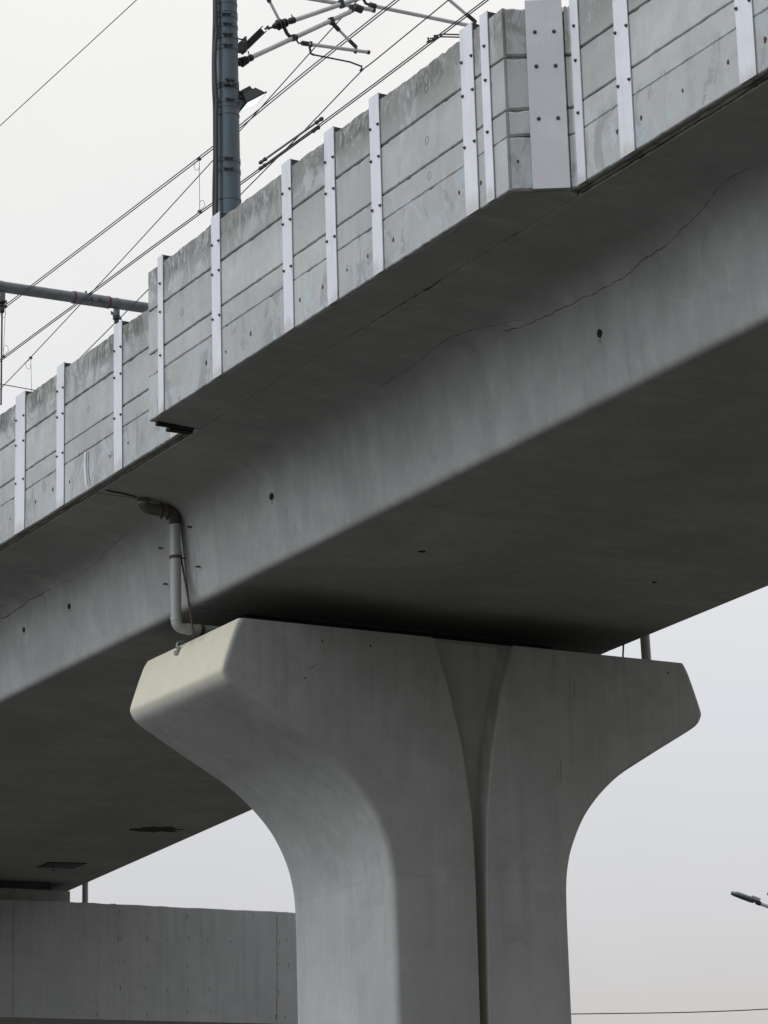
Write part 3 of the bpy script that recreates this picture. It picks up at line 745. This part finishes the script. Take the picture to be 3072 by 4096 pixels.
for p0 in ((1170, 72), (996, 218)): rod_([p0, (p0[0]-4, p0[1]-14)], .009, 'set_screw', 'redpaint')
rod_([(1174, 82), (1362, 18), (1520, -36)], .036, 'top_tube', 'tube')
rod_([(1005, 230), (1403, 46)], .036, 'bracket_tube', 'tube')
rod_([(1062, -30), (1078, 4), (1116, 78)], .022, 'stay_tube', 'tube'); rod_([(1071, -8), (1079, 9)], .032, 'stay_clamp', 'dark')
rod_([(1136, 108), (1148, 134), (1163, 150)], .028, 'stay_clamp', 'dark')
rod_([(1170, 141), (1177, 162)], .048, 'tube_clamp', 'dark'); rod_([(1166, 152), (1186, 150)], .05, 'tube_clamp', 'dark')
rod_([(1186, 160), (1194, 173), (1210, 171)], .014, 'link', 'dark'); rod_([(1207, 172), (1232, 176)], .038, 'socket', 'dark')
rod_([(1230, 176), (1474, 209)], .028, 'steady_tube', 'tube'); rod_([(1468, 208), (1478, 210)], .032, 'end_cap', 'redpaint')
rod_([(1243, 168), (1243, 186)], .03, 'tube_clamp', 'dark'); rod_([(1238, 186), (1243, 214), (1256, 220)], .018, 'drop_bracket', 'dark')
rod_([(1254, 219), (1330, 234), (1400, 248), (1447, 266)], .013, 'steady_arm', 'cable'); rod_([(1447, 262), (1444, 287)], .012, 'wire_clip', 'dark'); rod_([(1441, 283), (1451, 277)], .02, 'wire_clip', 'dark')
rod_([(1322, 72), (1330, 96)], .05, 'tube_clamp', 'dark'); rod_([(1330, 92), (1357, 122)], .034, 'strut_socket', 'dark'); rod_([(1355, 119), (1398, 163)], .021, 'strut_tube', 'tube'); rod_([(1397, 161), (1426, 190)], .030, 'strut_socket', 'dark'); rod_([(1424, 190), (1421, 212)], .024, 'tube_clamp', 'dark')
rod_([(1362, 2), (1370, 30)], .05, 'tube_clamp', 'dark')
rod_([(1404, 22), (1408, 48)], .038, 'tube_clamp', 'dark'); rod_([(1418, 28), (1448, 40)], .06, 'tube_clamp', 'dark')
rod_([(1452, -6), (1463, 14), (1480, 20)], .022, 'link', 'dark')
# neighbouring bracket whose tubes run behind and to the right
c2 = thing('cantilever_bracket', 'second tubular cantilever whose long tube runs right to the bump-out corner', 'cantilever', cp(1500, 25, .35))
def rod2(pts, r, name, mat, dy=.35): mb = MB(); mb.tube([cp(x, y, dy) for x, y in pts], r, 14); return mb.build(name, mat, c2, smooth=True)
rod2([(1180, -16), (1355, 14), (1495, 41)], .034, 'bracket_tube', 'tube'); rod2([(1490, 40), (1499, 42)], .04, 'end_cap', 'dark')
rod2([(1478, 19), (1502, 26)], .045, 'socket', 'dark'); rod2([(1500, 25), (1700, 66), (1895, 106)], .032, 'registration_tube', 'tube')
rod2([(1780, -18), (1800, 2), (1868, 60)], .026, 'strut_tube', 'tube'); rod2([(1866, 57), (1898, 84), (1903, 92)], .033, 'strut_socket', 'dark'); rod2([(1896, 80), (1900, 106)], .03, 'tube_clamp', 'dark')
rod2([(1860, 139), (1776, 137), (1738, 143)], .011, 'steady_arm', 'cable', -.9); rod2([(1850, 149), (1765, 147), (1720, 154)], .011, 'steady_arm', 'cable', -.9)
rod2([(1738, 140), (1738, 160)], .014, 'wire_clip', 'dark', -.9); rod2([(1712, 150), (1716, 172)], .014, 'wire_clip', 'dark', -.9); rod2([(1710, 170), (1724, 163)], .022, 'wire_clip', 'dark', -.9); rod2([(1732, 162), (1750, 148)], .026, 'wire_clip', 'dark', -.9)

# ---------------------------------------------------------------- overhead wires
def wire(pts, z, label, name='overhead_wire', r=.0095, dx=0, group='overhead wires above the viaduct', dz=0):
    P = [WZ(x, y, z)+Vector((dx, 0, dz)) for x, y in pts]; mb = MB(); mb.tube(smooth_path(P, 3), r, 6)
    return tag(mb.build(name, 'wire', None, smooth=True), label, 'wire', group)
A = ((-350, 1505), (0, 1237), (311, 1000), (855, 583), (960, 500), (1250, 262), (1580, 0), (1800, -175))
B = ((-350, 1705), (0, 1438), (300, 1216), (591, 1000), (855, 807), (1000, 702), (1500, 333), (1939, 0), (2200, -195))
wire(A, 10.6, 'left one of the upper pair of parallel wires crossing behind the steel pole')
wire(A, 10.6, 'right one of the upper pair of parallel wires crossing behind the steel pole', dx=.052)
wire(B, 10.0, 'left one of the lower pair of parallel wires above the parapet')
wire(B, 10.0, 'right one of the lower pair of parallel wires above the parapet', dx=.045)
wire(((-350, 1920), (0, 1557), (122, 1430), (376, 1159), (524, 1000), (855, 638), (960, 523), (1100, 368), (1237, 215), (1366, 72), (1500, -75)), 10.9, 'steep single wire crossing the upper pair right of the steel pole')
wire(((200, 1550), (336, 1416), (588, 1163), (960, 781), (1163, 577), (1300, 436), (1446, 284), (1500, 241), (1794, 0), (2000, -170)), 10.2, 'single contact wire held by the steady arm of the cantilever')
wire(((-300, 780), (0, 503), (546, 0), (800, -235)), 12.0, 'lone wire across the empty sky at upper left', r=.008)
def dropper(top, bot, zt, label, loop=((-14, 10), (-18, 25), (-6, 38)), loopb=None):
    a = WZ(*top, zt); ya = a.y/S; b = WY(*bot, ya)
    root = thing('dropper', label, 'dropper wire', b, 'droppers between the overhead wires')
    mb = MB(); mb.tube([a, b], .0045, 5); mb.build('dropper_wire', 'wire', root)
    for c in (a, b):
        mb = MB(); mb.lathe(c+Vector((0, -.05, -.02)), c+Vector((0, .05, .02)), [(0, .012), (.2, .03), (.8, .03), (1, .012)], 8); mb.build('clamp', 'dark', root)
    for c0, sg in ((top, 1), (bot, -1)):
        if (c0 is bot and loopb is None): continue
        P = [WY(c0[0], c0[1]+5*sg, ya), WY(c0[0]-20*sg, c0[1]+22*sg, ya), WY(c0[0]-14*sg, c0[1]+44*sg, ya), WY(c0[0]-2*sg, c0[1]+40*sg, ya), WY(c0[0], c0[1]+22*sg, ya)]
        mb = MB(); mb.tube(smooth_path(P, 5), .004, 5); mb.build('loop', 'wire', root)
dropper((797, 636), (799, 846), 10.6, 'thin dropper with loops between the wire pairs just left of the steel pole', loopb=1)
dropper((22, 1226), (13, 1426), 10.6, 'thin dropper with loops between the wire pairs at the left picture edge', loopb=1)
dropper((123, 1431), (127, 1600), 10.9, 'thin dropper hanging from the steep wire behind the left parapet')
# bridging rods spliced into the lower pair
sp = thing('splice_rods', 'two short dark rods clamped along the lower wire pair', 'wire splice', WZ(1150, 590, 10.0))
for dx, (p, q) in ((0, ((1052, 650), (1276, 490))), (.05, ((1040, 672), (1252, 522)))):
    a, b = WZ(*p, 10.03)+Vector((dx, 0, .03)), WZ(*q, 10.03)+Vector((dx, 0, .03))
    mb = MB(); mb.tube([a, b], .018, 8); mb.build('rod', 'galv', sp, smooth=True)
    for c in (a, b):
        d = (b-a).normalized(); mb = MB(); mb.lathe(c-d*.13, c+d*.13, [(0, .012), (.2, .035), (.5, .022), (.8, .038), (1, .012)], 8); mb.build('clamp', 'dark', sp)

# ---------------------------------------------------------------- gantry at far left
GY = 28.0
g0, g1 = aY(0, 1146, GY), aY(586, 1232, GY); dr = (g1-g0)
gt = thing('gantry_beam', 'grey tubular gantry beam with red painted rings crossing at the left', 'gantry', W(g0))
def gp(t): return W(g0+dr*t)
mb = MB(); mb.tube([gp(-1.2), gp(2.6)], .112, 28); mb.build('beam', 'galv', gt, smooth=True)
t0, t1 = (285)/586, (430)/586
mb = MB(); mb.tube([gp(t0), gp(t1)], .126, 28); mb.build('sleeve', 'galv', gt, smooth=True)
for t in (t0+.01, t1): mb = MB(); mb.tube([gp(t-.006), gp(t+.006)], .129, 28); mb.build('painted_ring', 'redpaint', gt, smooth=True)
for t in (.005, .79): mb = MB(); mb.tube([gp(t-.008), gp(t+.008)], .120, 28); mb.build('hanger_band', 'galv', gt, smooth=True)
for t, dz in ((.58, .14), (.60, -.02), (.66, -.02)):
    mb = MB(); c0 = gp(t)+Vector((0, -.12 if dz < 0 else 0, dz)); mb.tube([c0, c0+Vector((0, -.03, .0)) if dz < 0 else c0+Vector((0, 0, .03))], .022, 8); mb.build('bolt', 'dark', gt)
for a_, b_ in ((.52, .62), (.62, .72)):
    mb = MB(); o_ = Vector((0, -.105, -.055)); mb.tube([gp(a_)+o_, gp(b_)+o_], .012, 6); mb.build('slot_bar', 'dark', gt)
for x_, label, y1_ in ((8, 'black ribbed insulator hanging from the gantry beam at the picture edge', 1500), (466, 'black ribbed insulator hanging from the gantry beam above the parapet', 1310)):
    yb = 1146+x_*86/586
    a = WY(x_, yb+30, GY); iz = thing('hanging_insulator', label, 'insulator', a, 'insulators hanging from the gantry beam')
    mb = MB(); mb.box(a+Vector((0, 0, -.03)), (.05, 0, 0), (0, .05, 0), (0, 0, .07)); mb.box(a+Vector((-.03, -.05, -.12)), Vector((.11, -.02, -.06)), (0, .006, 0), (0, 0, .035)); mb.build('hanger', 'galv', iz)
    t_, b_ = WY(x_, yb+(42 if x_ < 100 else 38), GY), WY(x_, yb+(105 if x_ < 100 else 80), GY)
    mb = MB(); pf = [(0, .05), (.15, .05), (.2, .04), (.28, .078), (.36, .078), (.42, .045), (.5, .078), (.58, .078), (.64, .045), (.7, .052), (.92, .05), (1, .03)]
    mb.lathe(t_, b_, pf, 22); mb.build('ribbed_body', 'rubber', iz, smooth=True)
    mb = MB(); mb.tube([b_, WY(x_-4, y1_ + (120 if x_ < 100 else 0), GY)], .017, 10); mb.build('rod', 'dark', iz, smooth=True)
mb = MB(); P = [WY(x, y, 29) for x, y in ((-300, 1478), (0, 1536), (140, 1561), (500, 1640))]; mb.tube(P, .009, 6)
tag(mb.build('overhead_wire', 'wire', None), 'thin cross wire dipping behind the parapet at the left edge', 'wire', 'overhead wires above the viaduct')

# ---------------------------------------------------------------- street lamp at lower right
def lamp(px, py, T, label, sc=1.0, yaw=0):
    hd = EYE+ray(px, py)*T*S
    e = ray(px+150, py+56)*T*S+EYE - hd; e = e.normalized()           # arm direction
    up = (Vector((0, 0, 1))-e*e.z).normalized(); sd = e.cross(up).normalized()
    foot = hd+e*3.6; foot.z = 0
    root = thing('street_lamp', label, 'street lamp', foot, 'street lamps beyond the viaduct')
    L_ = .74*sc
    outl = [(0, .03), (.05, .10), (.14, .145), (.30, .16), (.52, .16), (.60, .10), (.68, .055), (L_, .05)]
    mb = MB(); rg = []
    for t, w_ in outl:
        h = .07 if .1 < t < .6 else .04
        rg.append([hd+e*t+sd*(w_*a)+up*(h*b_) for a, b_ in ((-1, -.25), (-1, .25), (-.7, .9), (0, 1.1), (.7, .9), (1, .25), (1, -.25))])
    mb.loft(rg); mb.build('housing', 'pole', root, smooth=True)
    mb = MB(); mb.loft([[hd+e*t+sd*(w_*.93*a)-up*hh for t, w_, a in [(t, w_, 1) for t, w_ in outl[:6]]+[(t, w_, -1) for t, w_ in outl[5::-1]]] for hh in (.012, .03)]); mb.build('lens', 'dark', root)
    mb = MB(); mb.box(hd+e*.60+up*.07, e*.11, sd*.09, up*.035); mb.build('gear_box', 'pvc', root)
    mb = MB(); mb.tube([hd+e*.64, hd+e*.76], .055, 14); mb.build('spigot', 'dark', root, smooth=True)
    mb = MB(); mb.tube([hd+e*.70, hd+e*2.4, hd+e*3.3+Vector((0, 0, -.15)), Vector((foot.x, foot.y, (hd+e*3.6).z-.9)), foot], [.042, .045, .055, .07, .1], 14)
    mb.build('post', 'tube', root, smooth=True)
lamp(2924, 3571, 38.5, 'grey street lamp head on a slanting arm at the right edge')
lamp(3070, 3573, 38.5, 'second street lamp whose tip just enters at the right edge')
P = [EYE+ray(x, y)*62*S for x, y in ((2100, 4061), (2293, 4056), (2672, 4051), (2880, 4045), (3072, 4036), (3400, 4015))]
mb = MB(); mb.tube(smooth_path(P, 3), .022, 6); tag(mb.build('power_line', 'wire', None), 'dark power line low in the sky right of the pier', 'wire')

# ---------------------------------------------------------------- ground
def sheet(name, x0, x1, y0, y1, z, mat):
    mb = MB(); mb.ngon([Vector((x0, y0, z)), Vector((x1, y0, z)), Vector((x1, y1, z)), Vector((x0, y1, z))])
    o = mb.build(name, mat, None); tag(o, kind='structure')
    if o.data.polygons[0].normal.z < 0: o.data.flip_normals()
    return o
sheet('ground', -1500, 1500, -1500, 2500, 0, 'earth')
sheet('road', 3, 15.5, -400, 900, .004, 'asphalt')
mb = MB(); mb.box((2.9, 250, .06), (.1, 0, 0), (0, 650, 0), (0, 0, .06)); mb.box((15.6, 250, .06), (.1, 0, 0), (0, 650, 0), (0, 0, .06)); tag(mb.build('kerb', 'rear', None), kind='structure')

# ---------------------------------------------------------------- daylight
SUN_EL, SUN_AZ = math.radians(38), math.radians(-92)   # azimuth measured from +Y towards +X
w = bpy.data.worlds.new('World'); scene.world = w; w.use_nodes = True
nt = w.node_tree; nt.nodes.clear(); k = N(nt)
out = k.n('ShaderNodeOutputWorld'); bg = k.n('ShaderNodeBackground')
sky = k.n('ShaderNodeTexSky', sky_type='NISHITA'); sky.sun_disc = False; sky.sun_elevation = SUN_EL; sky.sun_rotation = SUN_AZ; sky.dust_density = 6; sky.air_density = 1
tc = k.n('ShaderNodeTexCoord'); sep = k.n('ShaderNodeSeparateXYZ'); k.l(tc.outputs['Generated'], sep.inputs[0])
rp_ = k.n('ShaderNodeValToRGB'); k.l(sep.outputs[2], rp_.inputs[0]); el = rp_.color_ramp.elements
stops = [(0, (.50, .47, .45)), (.075, (.58, .555, .53)), (.125, (.635, .635, .65)), (.19, (.685, .70, .735)), (.27, (.775, .785, .805)), (.36, (.87, .865, .85)), (.44, (.915, .905, .88)), (1, (.90, .91, .92))]
while len(el) < len(stops): el.new(.5)
for e_, (p_, c_) in zip(el, stops): e_.position = p_; e_.color = (*c_, 1)
cl = k.noise(tc.outputs['Generated'], 5.0, 5, .55, .4)
col = k.mix(k.mr(cl, .40, .66, 0, .08), rp_.outputs[0], (.96, .93, .92))
cl2 = k.noise(tc.outputs['Generated'], 8.0, 4, .5, .6)
col = k.mix(k.mr(cl2, .45, .65, 0, .10), col, (.66, .69, .76))
# cloud cover is brighter towards the hidden sun
dt = k.n('ShaderNodeVectorMath', operation='DOT_PRODUCT'); k.l(tc.outputs['Generated'], dt.inputs[0])
dt.inputs[1].default_value = (math.sin(SUN_AZ)*math.cos(SUN_EL), math.cos(SUN_AZ)*math.cos(SUN_EL), math.sin(SUN_EL))
glow = k.mr(dt.outputs['Value'], .1, .95, 1.0, 1.6, True)
col = k.mix(k.mr(dt.outputs['Value'], .1, .8, 0, 1, True), col, (.88, .94, 1.0))
vm = k.n('ShaderNodeVectorMath', operation='SCALE'); k.l(col, vm.inputs[0]); k.l(glow, vm.inputs['Scale'])
# sky dimmed behind the viewer, added to keep the pier front dark
bk = k.mr(sep.outputs[1], .0, -.7, 1.0, .50, True); vm2 = k.n('ShaderNodeVectorMath', operation='SCALE'); k.l(vm.outputs[0], vm2.inputs[0]); k.l(bk, vm2.inputs['Scale'])
skys = k.n('ShaderNodeVectorMath', operation='SCALE'); k.l(sky.outputs[0], skys.inputs[0]); skys.inputs['Scale'].default_value = .004
ad = k.n('ShaderNodeVectorMath', operation='ADD'); k.l(vm2.outputs[0], ad.inputs[0]); k.l(skys.outputs[0], ad.inputs[1])
k.l(ad.outputs[0], bg.inputs[0]); bg.inputs[1].default_value = 1.0; k.l(bg.outputs[0], out.inputs[0])
sl = bpy.data.lights.new('sun', 'SUN'); sl.energy = .6; sl.angle = math.radians(50); sl.color = (.96, .985, 1)
so = bpy.data.objects.new('sun', sl); C.objects.link(so)
sd_ = Vector((math.sin(SUN_AZ)*math.cos(SUN_EL), math.cos(SUN_AZ)*math.cos(SUN_EL), math.sin(SUN_EL)))
so.rotation_euler = sd_.to_track_quat('Z', 'Y').to_euler(); so.location = (-60, 10, 80)
vs = scene.view_settings; vs.view_transform = 'Standard'; vs.look = 'None'; vs.gamma = 1; vs.exposure = 0; vs.use_curve_mapping = False
scene.cycles.max_bounces = 6; scene.cycles.diffuse_bounces = 4
